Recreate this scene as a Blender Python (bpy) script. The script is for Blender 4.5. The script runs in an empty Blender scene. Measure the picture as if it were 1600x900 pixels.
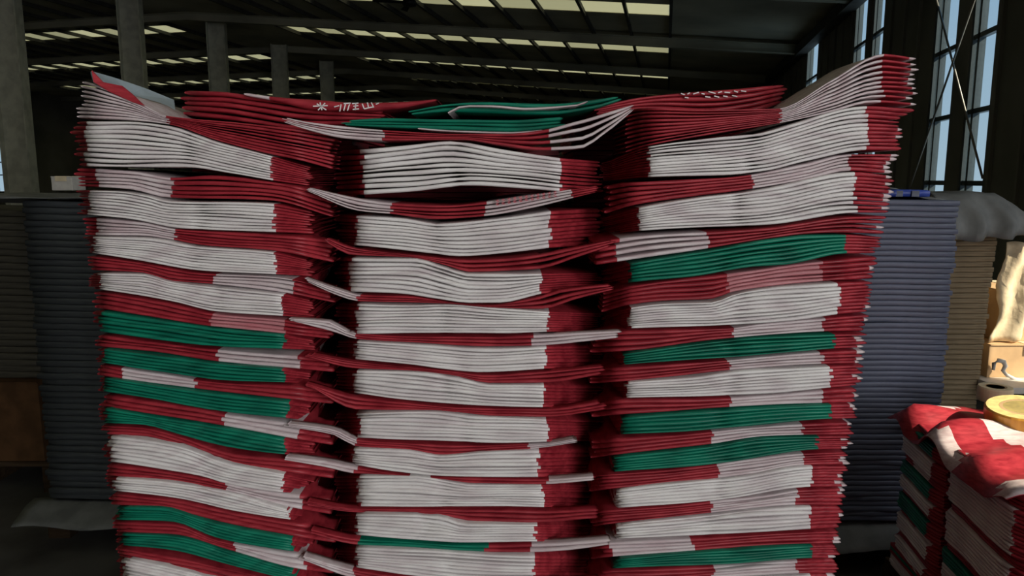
import bpy, bmesh, math, random
import numpy as np
from mathutils import Vector, Matrix
random.seed(7); rng = np.random.default_rng(7)
SC = bpy.context.scene
COL = SC.collection
# ------------------------------------------------------------------ camera
F = 1150.0; PITCH = math.atan(170/1150.0); TH = math.atan(238/1150.0); EYE = 1.5
cp, sp = math.cos(PITCH), math.sin(PITCH); ct, st = math.cos(TH), math.sin(TH)
cd = bpy.data.cameras.new('camera'); cam = bpy.data.objects.new('camera', cd); COL.objects.link(cam)
cam.location = (0, 0, EYE); cam.rotation_euler = (math.pi/2 - PITCH, 0, TH)
cd.sensor_width = 36; cd.lens = 36*F/1600; cd.clip_start = 0.05; cd.clip_end = 300
SC.camera = cam
# ------------------------------------------------------------------ sky, sun, area lamps added at unseen wall openings
w = bpy.data.worlds.new('sky'); SC.world = w; w.use_nodes = True
nt = w.node_tree; bg = nt.nodes['Background']
tc = nt.nodes.new('ShaderNodeTexCoord'); sx = nt.nodes.new('ShaderNodeSeparateXYZ'); cr = nt.nodes.new('ShaderNodeValToRGB')
nt.links.new(tc.outputs['Generated'], sx.inputs[0]); nt.links.new(sx.outputs['Z'], cr.inputs[0]); nt.links.new(cr.outputs[0], bg.inputs[0])
cr.color_ramp.elements[0].color = (0.50, 0.62, 0.70, 1); cr.color_ramp.elements[0].position = 0.0
cr.color_ramp.elements[1].color = (0.17, 0.37, 0.62, 1); cr.color_ramp.elements[1].position = 0.55
bg.inputs[1].default_value = 1.0
SUN_DIR = Vector((-0.80, 0.30, -0.60)).normalized()       # travels in through the unseen right-hand openings
sd = bpy.data.lights.new('sun', 'SUN'); sd.energy = 9.0; sd.angle = 0.009; sd.color = (1.0, 0.87, 0.66)
sun = bpy.data.objects.new('sun', sd); COL.objects.link(sun); sun.rotation_euler = SUN_DIR.to_track_quat('-Z', 'Y').to_euler()
UNSEEN_OPENINGS = [(-4.6, -3.0, 0.9, 3.05), (-2.6, -1.0, 0.9, 3.05), (1.20, 1.98, 1.80, 2.60), (2.585, 3.20, 1.65, 2.55)]   # y0,y1,z0,z1 of unseen right-wall openings, placed and sized to aim the light
WX = 3.0
for (y0, y1, z0, z1), e in zip(UNSEEN_OPENINGS, (98, 116, 8, 5)):
    ld = bpy.data.lights.new('window_daylight', 'AREA'); ld.shape = 'RECTANGLE'; ld.size = z1-z0; ld.size_y = y1-y0  # area lamps added at the unseen openings, standing in for daylight
    ld.energy = e; ld.color = (1.0, 0.98, 0.965)
    lo = bpy.data.objects.new('window_daylight', ld); COL.objects.link(lo)
    lo.location = (WX-0.03, (y0+y1)/2, (z0+z1)/2); lo.rotation_euler = (0, math.radians(90), 0)
SC.view_settings.view_transform = 'Standard'; SC.view_settings.look = 'None'
SC.view_settings.exposure = 0.0; SC.view_settings.gamma = 1.0; SC.view_settings.use_curve_mapping = False

# ------------------------------------------------------------------ pixel rays (reference frame 1600x900)
def cray(px, py):                       # camera-heading frame: (lateral, depth, up) per unit
    v = -(py-450)/F
    return (px-800)/F, cp+v*sp, -sp+v*cp
def pix(px, py, dep):                   # point at horizontal depth `dep`
    a, h, z = cray(px, py); k = dep/h
    return a*k, dep, EYE+z*k
def c2w(lat, dep, z): return Vector((lat*ct-dep*st, lat*st+dep*ct, z))
def wpix(px, py, dep): return c2w(*pix(px, py, dep))
def hitX(px, py, X):
    a, h, z = cray(px, py); d = c2w(a, h, z); k = X/d.x
    return Vector((X, d.y*k, EYE+d.z*k))
def hitY(px, py, Y):
    a, h, z = cray(px, py); d = c2w(a, h, z); k = Y/d.y
    return Vector((d.x*k, Y, EYE+d.z*k))

# ------------------------------------------------------------------ materials
def mat(name, col, rough=0.6, spec=0.3, var=0.12, scale=(40, 40, 40), bump=0.0, bscale=60, metal=0.0, col2=None, sheen=0):
    m = bpy.data.materials.new(name); m.use_nodes = True; n = m.node_tree; b = n.nodes['Principled BSDF']
    b.inputs['Roughness'].default_value = rough; b.inputs['Specular IOR Level'].default_value = spec; b.inputs['Metallic'].default_value = metal
    t = n.nodes.new('ShaderNodeTexCoord'); mp = n.nodes.new('ShaderNodeMapping'); mp.inputs['Scale'].default_value = scale
    nz = n.nodes.new('ShaderNodeTexNoise'); nz.inputs['Scale'].default_value = 1.0; nz.inputs['Detail'].default_value = 4
    r = n.nodes.new('ShaderNodeValToRGB')
    oi = n.nodes.new('ShaderNodeObjectInfo'); ad = n.nodes.new('ShaderNodeVectorMath'); ad.operation = 'ADD'
    n.links.new(t.outputs['Object'], mp.inputs[0]); n.links.new(mp.outputs[0], ad.inputs[0]); n.links.new(oi.outputs['Location'], ad.inputs[1])
    n.links.new(ad.outputs[0], nz.inputs['Vector']); n.links.new(nz.outputs['Fac'], r.inputs[0])
    c2 = col2 or tuple(max(0, c*(1-2*var)) for c in col)
    c1 = tuple(min(1, c*(1+var)) for c in col)
    r.color_ramp.elements[0].position = 0.33; r.color_ramp.elements[0].color = (*c2, 1)
    r.color_ramp.elements[1].position = 0.62; r.color_ramp.elements[1].color = (*c1, 1)
    n.links.new(r.outputs[0], b.inputs['Base Color'])
    if bump:
        bz = n.nodes.new('ShaderNodeTexNoise'); bz.inputs['Scale'].default_value = bscale; bz.inputs['Detail'].default_value = 3
        bp = n.nodes.new('ShaderNodeBump'); bp.inputs['Strength'].default_value = bump; bp.inputs['Distance'].default_value = 0.01
        n.links.new(t.outputs['Object'], bz.inputs['Vector']); n.links.new(bz.outputs['Fac'], bp.inputs['Height']); n.links.new(bp.outputs[0], b.inputs['Normal'])
    return m
M = {}
M['w'] = mat('bag_white', (0.70, 0.68, 0.67), 0.45, 0.3, 0.04, (14, 60, 160), col2=(0.58, 0.52, 0.53))
M['r'] = mat('bag_red', (0.325, 0.028, 0.040), 0.42, 0.30, 0.15, (22, 40, 160), col2=(0.225, 0.013, 0.023))
M['g'] = mat('bag_green', (0.004, 0.170, 0.105), 0.42, 0.3, 0.12, (14, 40, 160), col2=(0.003, 0.105, 0.068))
M['p'] = mat('bag_pinkish_white', (0.60, 0.53, 0.54), 0.5, 0.3, 0.05, (18, 60, 160), col2=(0.49, 0.38, 0.40))
M['s'] = mat('bag_pink', (0.50, 0.22, 0.24), 0.5, 0.3, 0.05, (18, 60, 160), col2=(0.42, 0.14, 0.16))
BAGM = ['w', 'r', 'g', 'p', 's']
M['greyblue'] = mat('bag_lining', (0.30, 0.37, 0.42), 0.35, 0.4, 0.1, (20, 20, 20))
M['ink'] = mat('white_ink', (0.75, 0.70, 0.70), 0.5)
M['rink'] = mat('red_ink', (0.45, 0.05, 0.07), 0.5)
M['blue'] = mat('blue_bag', (0.135, 0.150, 0.215), 0.45, 0.3, 0.1, (5, 5, 60), col2=(0.10, 0.112, 0.155))
M['bluetop'] = mat('bright_blue_bag', (0.05, 0.09, 0.42), 0.4, 0.4, 0.2, (30, 30, 30))
M['dark'] = mat('grey_bag', (0.075, 0.085, 0.092), 0.6, 0.2, 0.15, (6, 6, 60), col2=(0.05, 0.057, 0.063))
M['film'] = mat('grey_film', (0.17, 0.18, 0.178), 0.62, 0.3, 0.12, (12, 12, 12), bump=0.15, bscale=30)
M['shade_board'] = mat('dark_board', (0.075, 0.07, 0.055), 0.7, 0.2, 0.15, (10, 10, 60))  # the boards' own even dark grey-brown
M['taupe'] = mat('kraft_board', (0.24, 0.185, 0.115), 0.7, 0.2, 0.12, (10, 10, 120))
M['kraft'] = mat('cardboard', (0.56, 0.38, 0.21), 0.7, 0.2, 0.1, (8, 8, 8))
M['cream'] = mat('cream_paper', (0.68, 0.58, 0.40), 0.6, 0.2, 0.1, (18, 18, 18), bump=0.2, bscale=40)
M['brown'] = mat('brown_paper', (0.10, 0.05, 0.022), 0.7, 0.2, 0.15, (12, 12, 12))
M['yellow'] = mat('amber_tape', (0.72, 0.36, 0.06), 0.3, 0.5, 0.1, (30, 30, 5))
M['paleyel'] = mat('tape_face', (0.78, 0.66, 0.28), 0.4, 0.4, 0.1, (40, 40, 5))
M['steel'] = mat('painted_steel', (0.66, 0.66, 0.57), 0.55, 0.35, 0.1, (5, 5, 5))
M['steel_dark'] = mat('dark_steel', (0.07, 0.068, 0.064), 0.6, 0.25, 0.15, (5, 5, 5))
M['rod'] = mat('brace_steel', (0.36, 0.32, 0.27), 0.4, 0.5, 0.1, (5, 5, 5), metal=0.3)
M['roof'] = mat('roof_sheet', (0.46, 0.45, 0.36), 0.6, 0.25, 0.2, (0.5, 0.5, 0.5))
M['wall'] = mat('wall_sheet', (0.24, 0.235, 0.21), 0.7, 0.2, 0.15, (0.6, 0.6, 0.6))
M['floor'] = mat('concrete', (0.085, 0.082, 0.078), 0.55, 0.3, 0.25, (3, 3, 3), bump=0.05, bscale=25)
M['frame'] = mat('window_frame', (0.10, 0.12, 0.13), 0.4, 0.4, 0.05)
M['wood'] = mat('pallet_wood', (0.055, 0.036, 0.022), 0.8, 0.1, 0.2, (4, 40, 40))
M['white'] = mat('white_board', (0.62, 0.60, 0.56), 0.5, 0.3, 0.05)
M['black'] = mat('black_plastic', (0.012, 0.012, 0.013), 0.5, 0.3, 0.1)
def glass():
    m = bpy.data.materials.new('window_glass'); m.use_nodes = True; n = m.node_tree; n.nodes.clear()
    o = n.nodes.new('ShaderNodeOutputMaterial'); mx = n.nodes.new('ShaderNodeMixShader'); t = n.nodes.new('ShaderNodeBsdfTransparent'); g = n.nodes.new('ShaderNodeBsdfGlossy')
    t.inputs[0].default_value = (0.86, 0.92, 0.95, 1); g.inputs['Roughness'].default_value = 0.05; mx.inputs[0].default_value = 0.06
    n.links.new(t.outputs[0], mx.inputs[1]); n.links.new(g.outputs[0], mx.inputs[2]); n.links.new(mx.outputs[0], o.inputs[0]); return m
def translucent():
    m = bpy.data.materials.new('skylight_sheet'); m.use_nodes = True; n = m.node_tree; n.nodes.clear()
    o = n.nodes.new('ShaderNodeOutputMaterial'); t = n.nodes.new('ShaderNodeBsdfTranslucent'); d = n.nodes.new('ShaderNodeBsdfDiffuse'); mx = n.nodes.new('ShaderNodeMixShader')
    oi = n.nodes.new('ShaderNodeObjectInfo'); r = n.nodes.new('ShaderNodeValToRGB')
    r.color_ramp.elements[0].color = (0.42, 0.42, 0.33, 1); r.color_ramp.elements[1].color = (0.54, 0.54, 0.43, 1)
    n.links.new(oi.outputs['Random'], r.inputs[0]); n.links.new(r.outputs[0], t.inputs[0])
    d.inputs[0].default_value = (0.3, 0.3, 0.25, 1); mx.inputs[0].default_value = 0.12
    n.links.new(t.outputs[0], mx.inputs[1]); n.links.new(d.outputs[0], mx.inputs[2]); n.links.new(mx.outputs[0], o.inputs[0]); return m
M['glass'] = glass(); M['sky'] = translucent()

# ------------------------------------------------------------------ helpers
def tag(o, label=None, cat=None, group=None, kind=None):
    if label: o['label'] = label
    if cat: o['category'] = cat
    if group: o['group'] = group
    if kind: o['kind'] = kind
    return o
def link(name, me, parent=None, loc=(0, 0, 0), rz=0.0):
    o = bpy.data.objects.new(name, me); COL.objects.link(o); o.location = loc; o.rotation_euler = (0, 0, rz)
    if parent: o.parent = parent
    return o
def empty(name, loc, rz=0.0):
    o = bpy.data.objects.new(name, None); COL.objects.link(o); o.location = loc; o.rotation_euler = (0, 0, rz); o.empty_display_size = 0.1
    return o
class MB:
    def __init__(s): s.v = []; s.f = []; s.m = []
    def box(s, x0, x1, y0, y1, z0, z1, mi=0):
        b = len(s.v); s.v += [(x, y, z) for z in (z0, z1) for y in (y0, y1) for x in (x0, x1)]
        s.f += [(b, b+2, b+3, b+1), (b+4, b+5, b+7, b+6), (b, b+1, b+5, b+4), (b+2, b+6, b+7, b+3), (b, b+4, b+6, b+2), (b+1, b+3, b+7, b+5)]; s.m += [mi]*6
    def hexa(s, p, mi=0):               # 8 points, ordered as box
        b = len(s.v); s.v += [tuple(q) for q in p]
        s.f += [(b, b+2, b+3, b+1), (b+4, b+5, b+7, b+6), (b, b+1, b+5, b+4), (b+2, b+6, b+7, b+3), (b, b+4, b+6, b+2), (b+1, b+3, b+7, b+5)]; s.m += [mi]*6
    def tube(s, pts, r, n=8, mi=0):
        pts = [Vector(p) for p in pts]; rs = r if isinstance(r, (list, tuple)) else [r]*len(pts); b0 = len(s.v)
        for i, p in enumerate(pts):
            d = (pts[min(i+1, len(pts)-1)]-pts[max(i-1, 0)]).normalized()
            u = d.cross(Vector((0, 0, 1)) if abs(d.z) < .9 else Vector((1, 0, 0))).normalized(); q = d.cross(u)
            for k in range(n):
                a = 2*math.pi*k/n; s.v.append(tuple(p+(u*math.cos(a)+q*math.sin(a))*rs[i]))
        for i in range(len(pts)-1):
            for k in range(n):
                a = b0+i*n+k; c = b0+i*n+(k+1) % n; s.f.append((a, c, c+n, a+n)); s.m.append(mi)
        s.f.append(tuple(b0+k for k in reversed(range(n)))); s.m.append(mi)
        e = b0+(len(pts)-1)*n; s.f.append(tuple(e+k for k in range(n))); s.m.append(mi)
    def lathe(s, prof, n=28, mi=0, c=(0, 0)):
        b0 = len(s.v)
        for (r, z) in prof:
            for k in range(n):
                a = 2*math.pi*k/n; s.v.append((c[0]+r*math.cos(a), c[1]+r*math.sin(a), z))
        for i in range(len(prof)-1):
            for k in range(n):
                a = b0+i*n+k; d = b0+i*n+(k+1) % n; s.f.append((a, d, d+n, a+n)); s.m.append(mi)
        for i in (0, len(prof)-1):
            if prof[i][0] > 1e-4: s.f.append(tuple(b0+i*n+k for k in range(n))); s.m.append(mi)
    def mesh(s, name, mats, smooth=False, bevel=0):
        me = bpy.data.meshes.new(name); me.from_pydata(s.v, [], s.f)
        for x in (mats if isinstance(mats, (list, tuple)) else [mats]): me.materials.append(M[x])
        me.polygons.foreach_set('material_index', s.m)
        bm = bmesh.new(); bm.from_mesh(me)
        if bevel: bmesh.ops.bevel(bm, geom=bm.edges[:], offset=bevel, segments=2, affect='EDGES', profile=0.7)
        bmesh.ops.recalc_face_normals(bm, faces=bm.faces); bm.to_mesh(me); bm.free()
        if smooth: me.polygons.foreach_set('use_smooth', [True]*len(me.polygons))
        me.update(); return me
    def build(s, name, mats, parent=None, loc=(0, 0, 0), rz=0.0, smooth=False, bevel=0):
        return link(name, s.mesh(name, mats, smooth, bevel), parent, loc, rz)

# ------------------------------------------------------------------ the hall
YB, YF, XL = 48.0, -8.0, -31.0
RIDGE = -12.6
def roof_z(X):
    zr = 4.86-0.09*RIDGE
    return 4.86-0.09*X if X >= RIDGE else zr-0.010*(RIDGE-X)
STRIPS = [-5.0, 0.2, 5.4, 10.6, 15.8, 20.5, 25.7, 31.1, 36.3, 41.5]
b = MB(); b.box(XL, WX+0.2, YF, YB, -0.15, 0.0); fl = b.build('floor', 'floor'); tag(fl, kind='structure')
b = MB()
def roofbox(x0, x1, y0, y1):
    a0, a1 = roof_z(x0+1e-6), roof_z(x1-1e-6)
    b.hexa([(x0, y0, a0), (x1, y0, a1), (x0, y1, a0), (x1, y1, a1), (x0, y0, a0+.05), (x1, y0, a1+.05), (x0, y1, a0+.05), (x1, y1, a1+.05)])
SKX = [(-10.8, 0.0), (-28.0, -14.2)]
ys = [YF]+[v for s_ in STRIPS for v in (s_-.5, s_+.5)]+[YB]
for i in range(len(ys)-1):
    if i % 2 == 0:
        roofbox(RIDGE, WX+.2, ys[i], ys[i+1]); roofbox(XL, RIDGE, ys[i], ys[i+1])
    else:
        roofbox(0.0, WX+.2, ys[i], ys[i+1]); roofbox(RIDGE, -10.8, ys[i], ys[i+1]); roofbox(-14.2, RIDGE, ys[i], ys[i+1]); roofbox(XL, -28.0, ys[i], ys[i+1])
ceil = b.build('ceiling', 'roof'); tag(ceil, kind='structure')
PW = 0.9
pm = {}
for side, (xa, xb) in enumerate(SKX):
    n = round((xb-xa)/PW); wdt = (xb-xa)/n; sl = -0.09 if side == 0 else 0.010
    mb = MB(); h = wdt/2-.0005
    mb.hexa([(-h, -.499, -h*sl), (h, -.499, h*sl), (-h, .499, -h*sl), (h, .499, h*sl), (-h, -.499, -h*sl+.008), (h, -.499, h*sl+.008), (-h, .499, -h*sl+.008), (h, .499, h*sl+.008)])
    me = mb.mesh('skylight_panel', 'sky')
    for s_ in STRIPS:
        for k in range(n):
            xc = xa+wdt*(k+.5); link('skylight_panel', me, ceil, (xc, s_, roof_z(xc)+.01))
    mb = MB(); mb.box(-.03, .03, YF+.1, YB-.1, -.10, -.005); me = mb.mesh('purlin', 'steel_dark')
    for k in range(n+1): link('purlin', me, ceil, (xa+wdt*k, 0, roof_z(xa+wdt*k)))
mb = MB()
for (x0, x1) in ((RIDGE, WX), (XL, RIDGE)):
    a0, a1 = roof_z(x0+1e-6)-.10, roof_z(x1-1e-6)-.10
    for (ya, yb, zz, zh) in ((-.01, .01, .2, 0), (-.09, .09, .2, .185), (-.09, .09, .015, 0)):
        mb.hexa([(x0, ya, a0-zz), (x1, ya, a1-zz), (x0, yb, a0-zz), (x1, yb, a1-zz), (x0, ya, a0-zh), (x1, ya, a1-zh), (x0, yb, a0-zh), (x1, yb, a1-zh)])
me = mb.mesh('rafter', 'roof')
for Y in [-2.0, 3.0, 8.0, 13.2, 18.3, 23.4, 28.6, 33.8, 39.0, 44.0]: link('rafter', me, ceil, (0, Y, 0))

def wall_with_windows(name, axis_pos, wins, x_in, sgn, yA, yB, ztop):
    """wall in the plane x = axis_pos, openings wins (y0,y1,z0,z1); sgn = outward x direction"""
    b = MB(); wins = sorted(wins); y = yA; t0, t1 = sorted((axis_pos, axis_pos+sgn*.12))
    for (y0, y1, z0, z1) in wins:
        b.box(t0, t1, y, y0, 0, ztop); b.box(t0, t1, y0, y1, 0, z0); b.box(t0, t1, y0, y1, z1, ztop); y = y1
    b.box(t0, t1, y, yB, 0, ztop)
    return tag(b.build(name, 'wall'), kind='structure')
VIEW_WINDOWS = [(round(hitX(b_, y, WX).y, 2), round(hitX(a_, y, WX).y, 2), 1.28, 4.42) for (a_, b_, y) in ((1516, 1557, 60), (1459, 1495, 60), (1363, 1381, 40), (1335, 1354, 40), (1259, 1276, 120))]
wr = wall_with_windows('wall_right', WX, VIEW_WINDOWS+UNSEEN_OPENINGS, 0, 1, YF, YB, roof_z(WX))
_ly = hitX(-4, 265, XL).y, hitX(19, 265, XL).y
LWIN = [(_ly[0], _ly[1], 0.9, 3.0)]
wl = wall_with_windows('wall_left', XL, LWIN, 0, -1, YF, YB, roof_z(XL))
b = MB(); b.box(XL, WX, YB, YB+.12, 0, 7); tag(b.build('wall_back', 'roof'), kind='structure')
b = MB(); b.box(XL, WX, YF-.12, YF, 0, 7); tag(b.build('wall_front', 'wall'), kind='structure')
# cladding ribs of the right wall, parts of it
mb = MB(); mb.box(-.03, 0, -.02, .02, 0, roof_z(WX)-.03); me = mb.mesh('cladding_rib', 'wall')
for k, Y in enumerate(np.arange(4.2, 30, .6)):
    if not any(y0-.05 < Y < y1+.05 for (y0, y1, _, _) in VIEW_WINDOWS): link('cladding_rib', me, wr, (WX, Y, 0))
def window(n, x, sgn, y0, y1, z0, z1, bars):
    r = empty('window_%d' % n, (x+sgn*.05, (y0+y1)/2, z0)); tag(r, kind='structure'); h = (y1-y0)/2; H = z1-z0; f = .045
    for nm, bx in (('jamb', (-.04, .04, -h, -h+f, 0, H)), ('jamb', (-.04, .04, h-f, h, 0, H)), ('sill', (-.07, .05, -h, h, -.03, .03)), ('head', (-.04, .04, -h+f, h-f, H-f, H))):
        m_ = MB(); m_.box(*bx); m_.build(nm, 'frame', r)
    m_ = MB(); m_.box(-.03, .03, h*.42, h*.42+.05, f, H-f); m_.build('mullion', 'frame', r)
    zz = [0.03]+[q-z0 for q in bars]+[H-.03]
    for q in bars:
        m_ = MB(); m_.box(-.03, .03, -h+f, h-f, q-z0-.025, q-z0+.025); m_.build('glazing_bar', 'frame', r)
    for a, c in zip(zz[:-1], zz[1:]):
        m_ = MB(); m_.box(-.004, .004, -h+f, h-f, a+.02, c-.02); m_.build('pane', 'glass', r)
BARS = [1.46, 2.18, 2.92, 3.66]
for i, q in enumerate(VIEW_WINDOWS): window(i+1, WX, 1, *q, BARS)
for i, q in enumerate(LWIN): window(i+6, XL, -1, *q, [1.7, 2.3])
# eave beam on the right wall
b = MB(); b.box(WX-.22, WX, YF, YB, roof_z(WX)-.32, roof_z(WX)-.12); tag(b.build('trim_1', 'steel_dark'), kind='structure')
# steel columns along the ridge line
def hcol(hh):
    m_ = MB(); m_.box(-.30, -.265, -.28, .28, 0, hh); return m_
for i, Y in enumerate([12.55, 16.05, 19.55, 23.05, 26.55]):
    X = RIDGE; hh = roof_z(X)-.12
    r = empty('steel_column', (X, Y, 0), 0.35)
    tag(r, '%s grey steel roof column on the left, counted from the camera' % ['nearest', 'second', 'third', 'fourth', 'farthest'][i], 'column', 'steel columns along the hall')
    for nm, bx, mt in (('flange', (-.25, -.225, -.16, .16, .02, hh), 'steel'), ('flange', (.225, .25, -.16, .16, .02, hh), 'steel'), ('web', (-.225, .225, -.015, .015, .02, hh), 'steel'), ('base_plate', (-.3, .3, -.22, .22, 0, .02), 'steel')):
        m_ = MB(); m_.box(*bx); m_.build(nm, mt, r)
# column standing against the right wall
r = empty('wall_column', (WX-.20, 5.6, 0)); tag(r, 'dark steel column against the right wall beside the near window', 'column')
for nm, bx in (('flange', (-.15, -.12, -.18, .18, 0, 4.2)), ('flange', (.12, .15, -.18, .18, 0, 4.2)), ('web', (-.12, .12, -.012, .012, 0, 4.2))):
    m_ = MB(); m_.box(*bx); m_.build(nm, 'steel_dark', r)
# crossed brace rods in front of the two nearest windows
def rod(p0, p1, lab):
    a, c = hitX(*p0, WX-.16), hitX(*p1, WX-.16); d = (c-a)
    a = a-d*.45; c = c+d*.1
    if a.z > 4.2: a = c+(a-c)*((4.2-c.z)/(a.z-c.z))
    if c.z < .5: c = a+(c-a)*((.5-a.z)/(c.z-a.z))
    m_ = MB(); m_.tube([(0, 0, 0), tuple(a-c)], .011, 8); o = m_.build('brace_rod', 'rod', None, tuple(c), 0, True)
    tag(o, lab, 'brace', 'crossed wall braces')
rod((1466, 10), (1528, 250), 'thin steel brace rod running from upper left to lower right across the windows')
rod((1519, 10), (1424, 285), 'thin steel brace rod running from upper right to lower left across the windows')
# ceiling fan
fp = hitY(640, 6, 15.0); rz_ = roof_z(fp.x)-.12
r = empty('ceiling_fan', (fp.x, fp.y, fp.z-.05), .5); tag(r, 'dark ceiling fan hanging under the nearest skylight strip', 'fan')
m_ = MB(); m_.lathe([(.02, 0), (.13, .01), (.16, .06), (.13, .13), (.03, .16)], 20); m_.build('motor_housing', 'black', r, smooth=True)
m_ = MB(); m_.tube([(0, 0, .14), (0, 0, rz_-fp.z+.05)], .015); m_.build('down_rod', 'black', r)
for k in range(4):
    a = k*math.pi/2; m_ = MB()
    m_.hexa([(.12, -.04, .055), (.75, -.07, .05), (.12, .04, .085), (.75, .07, .09), (.12, -.04, .065), (.75, -.07, .06), (.12, .04, .095), (.75, .07, .10)])
    m_.build('blade', 'black', r, (0, 0, 0), a)

# ------------------------------------------------------------------ folded bags
def smooth_curve(pts):
    pts = sorted(pts); xs = np.array([p[0] for p in pts], float); yy = np.array([p[1] for p in pts], float)
    if len(xs) < 2: return lambda x: yy[0]
    m_ = np.zeros(len(xs)); d = np.diff(yy)/np.diff(xs); m_[0] = d[0]; m_[-1] = d[-1]
    for i in range(1, len(xs)-1): m_[i] = 0 if d[i-1]*d[i] <= 0 else 2*d[i-1]*d[i]/(d[i-1]+d[i])
    def fn(x):
        x = min(max(x, xs[0]-60), xs[-1]+60)
        if x <= xs[0]: return yy[0]+m_[0]*(x-xs[0])*.5
        if x >= xs[-1]: return yy[-1]+m_[-1]*(x-xs[-1])*.5
        i = int(np.searchsorted(xs, x))-1; h = xs[i+1]-xs[i]; t = (x-xs[i])/h
        return (2*t**3-3*t**2+1)*yy[i]+(t**3-2*t**2+t)*h*m_[i]+(-2*t**3+3*t**2)*yy[i+1]+(t**3-t**2)*h*m_[i+1]
    return fn
def sheet_mesh(S, segm, back):
    """S: list of (u, f, zt, zb) in local coords; closed folded bag with a rounded nose at y = f; segm: material per segment"""
    V = []; Fc = []; MI = []; NP = 9
    b_all = back
    for k, q_ in enumerate(S):
        u, f, zt, zb = q_[:4]; back = q_[4] if len(q_) > 4 else b_all
        t = zt-zb; m_ = (zt+zb)/2; r = min(.008, max(.0018, 0.5*t))
        for (dy, dz) in ((back, .46), (min(.07, (back-f)*.6), .48), (r*1.5, .5), (r*.30, .36), (0, 0), (r*.30, -.36), (r*1.5, -.5), (min(.07, (back-f)*.6), -.48), (back, -.46)):
            V.append((u, f+dy if dy != back else back, m_+dz*t))
    for k in range(len(S)-1):
        a = k*NP
        for j in range(NP):
            jn = (j+1) % NP
            Fc.append((a+j, a+jn, a+NP+jn, a+NP+j)); MI.append(segm[k])
    Fc.append(tuple(range(NP))); MI.append(segm[0])
    e = (len(S)-1)*NP; Fc.append(tuple(reversed(range(e, e+NP)))); MI.append(segm[-1])
    return V, Fc, MI
def bag_object(name, V, Fc, MI, loc, rz, smooth=True):
    me = bpy.data.meshes.new(name); me.from_pydata(V, [], Fc)
    for k in BAGM: me.materials.append(M[k])
    me.polygons.foreach_set('material_index', MI); me.polygons.foreach_set('use_smooth', [smooth]*len(Fc))
    me.update(); me.validate()
    return link(name, me, None, loc, rz)
ORD = ['top', 'second', 'third', 'fourth', 'fifth', 'sixth', 'seventh', 'eighth', 'ninth', 'tenth', 'eleventh', 'twelfth', 'thirteenth', 'fourteenth', 'fifteenth', 'sixteenth', 'seventeenth', 'eighteenth', 'nineteenth', 'twentieth', 'twenty-first', 'twenty-second', 'twenty-third', 'twenty-fourth', 'twenty-fifth', 'twenty-sixth', 'twenty-seventh']
KN = {'w': 'white-edged', 'g': 'green-edged', 'r': 'red'}
D0 = 1.30
def lerp(a, b_, t): return a+(b_-a)*t
def sstep(t): t = min(1, max(0, t)); return t*t*(3-2*t)
def ledge(y): return float(np.interp(y, [110, 200, 300, 400, 500, 600, 700, 800, 900, 960], [140, 116, 120, 138, 150, 157, 164, 178, 188, 193]))
def redge(y): return float(np.interp(y, [80, 120, 165, 180, 240, 250, 300, 370, 450, 520, 640, 720, 800, 870, 960], [1426, 1432, 1430, 1408, 1406, 1394, 1392, 1374, 1360, 1352, 1338, 1324, 1316, 1308, 1300]))
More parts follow.
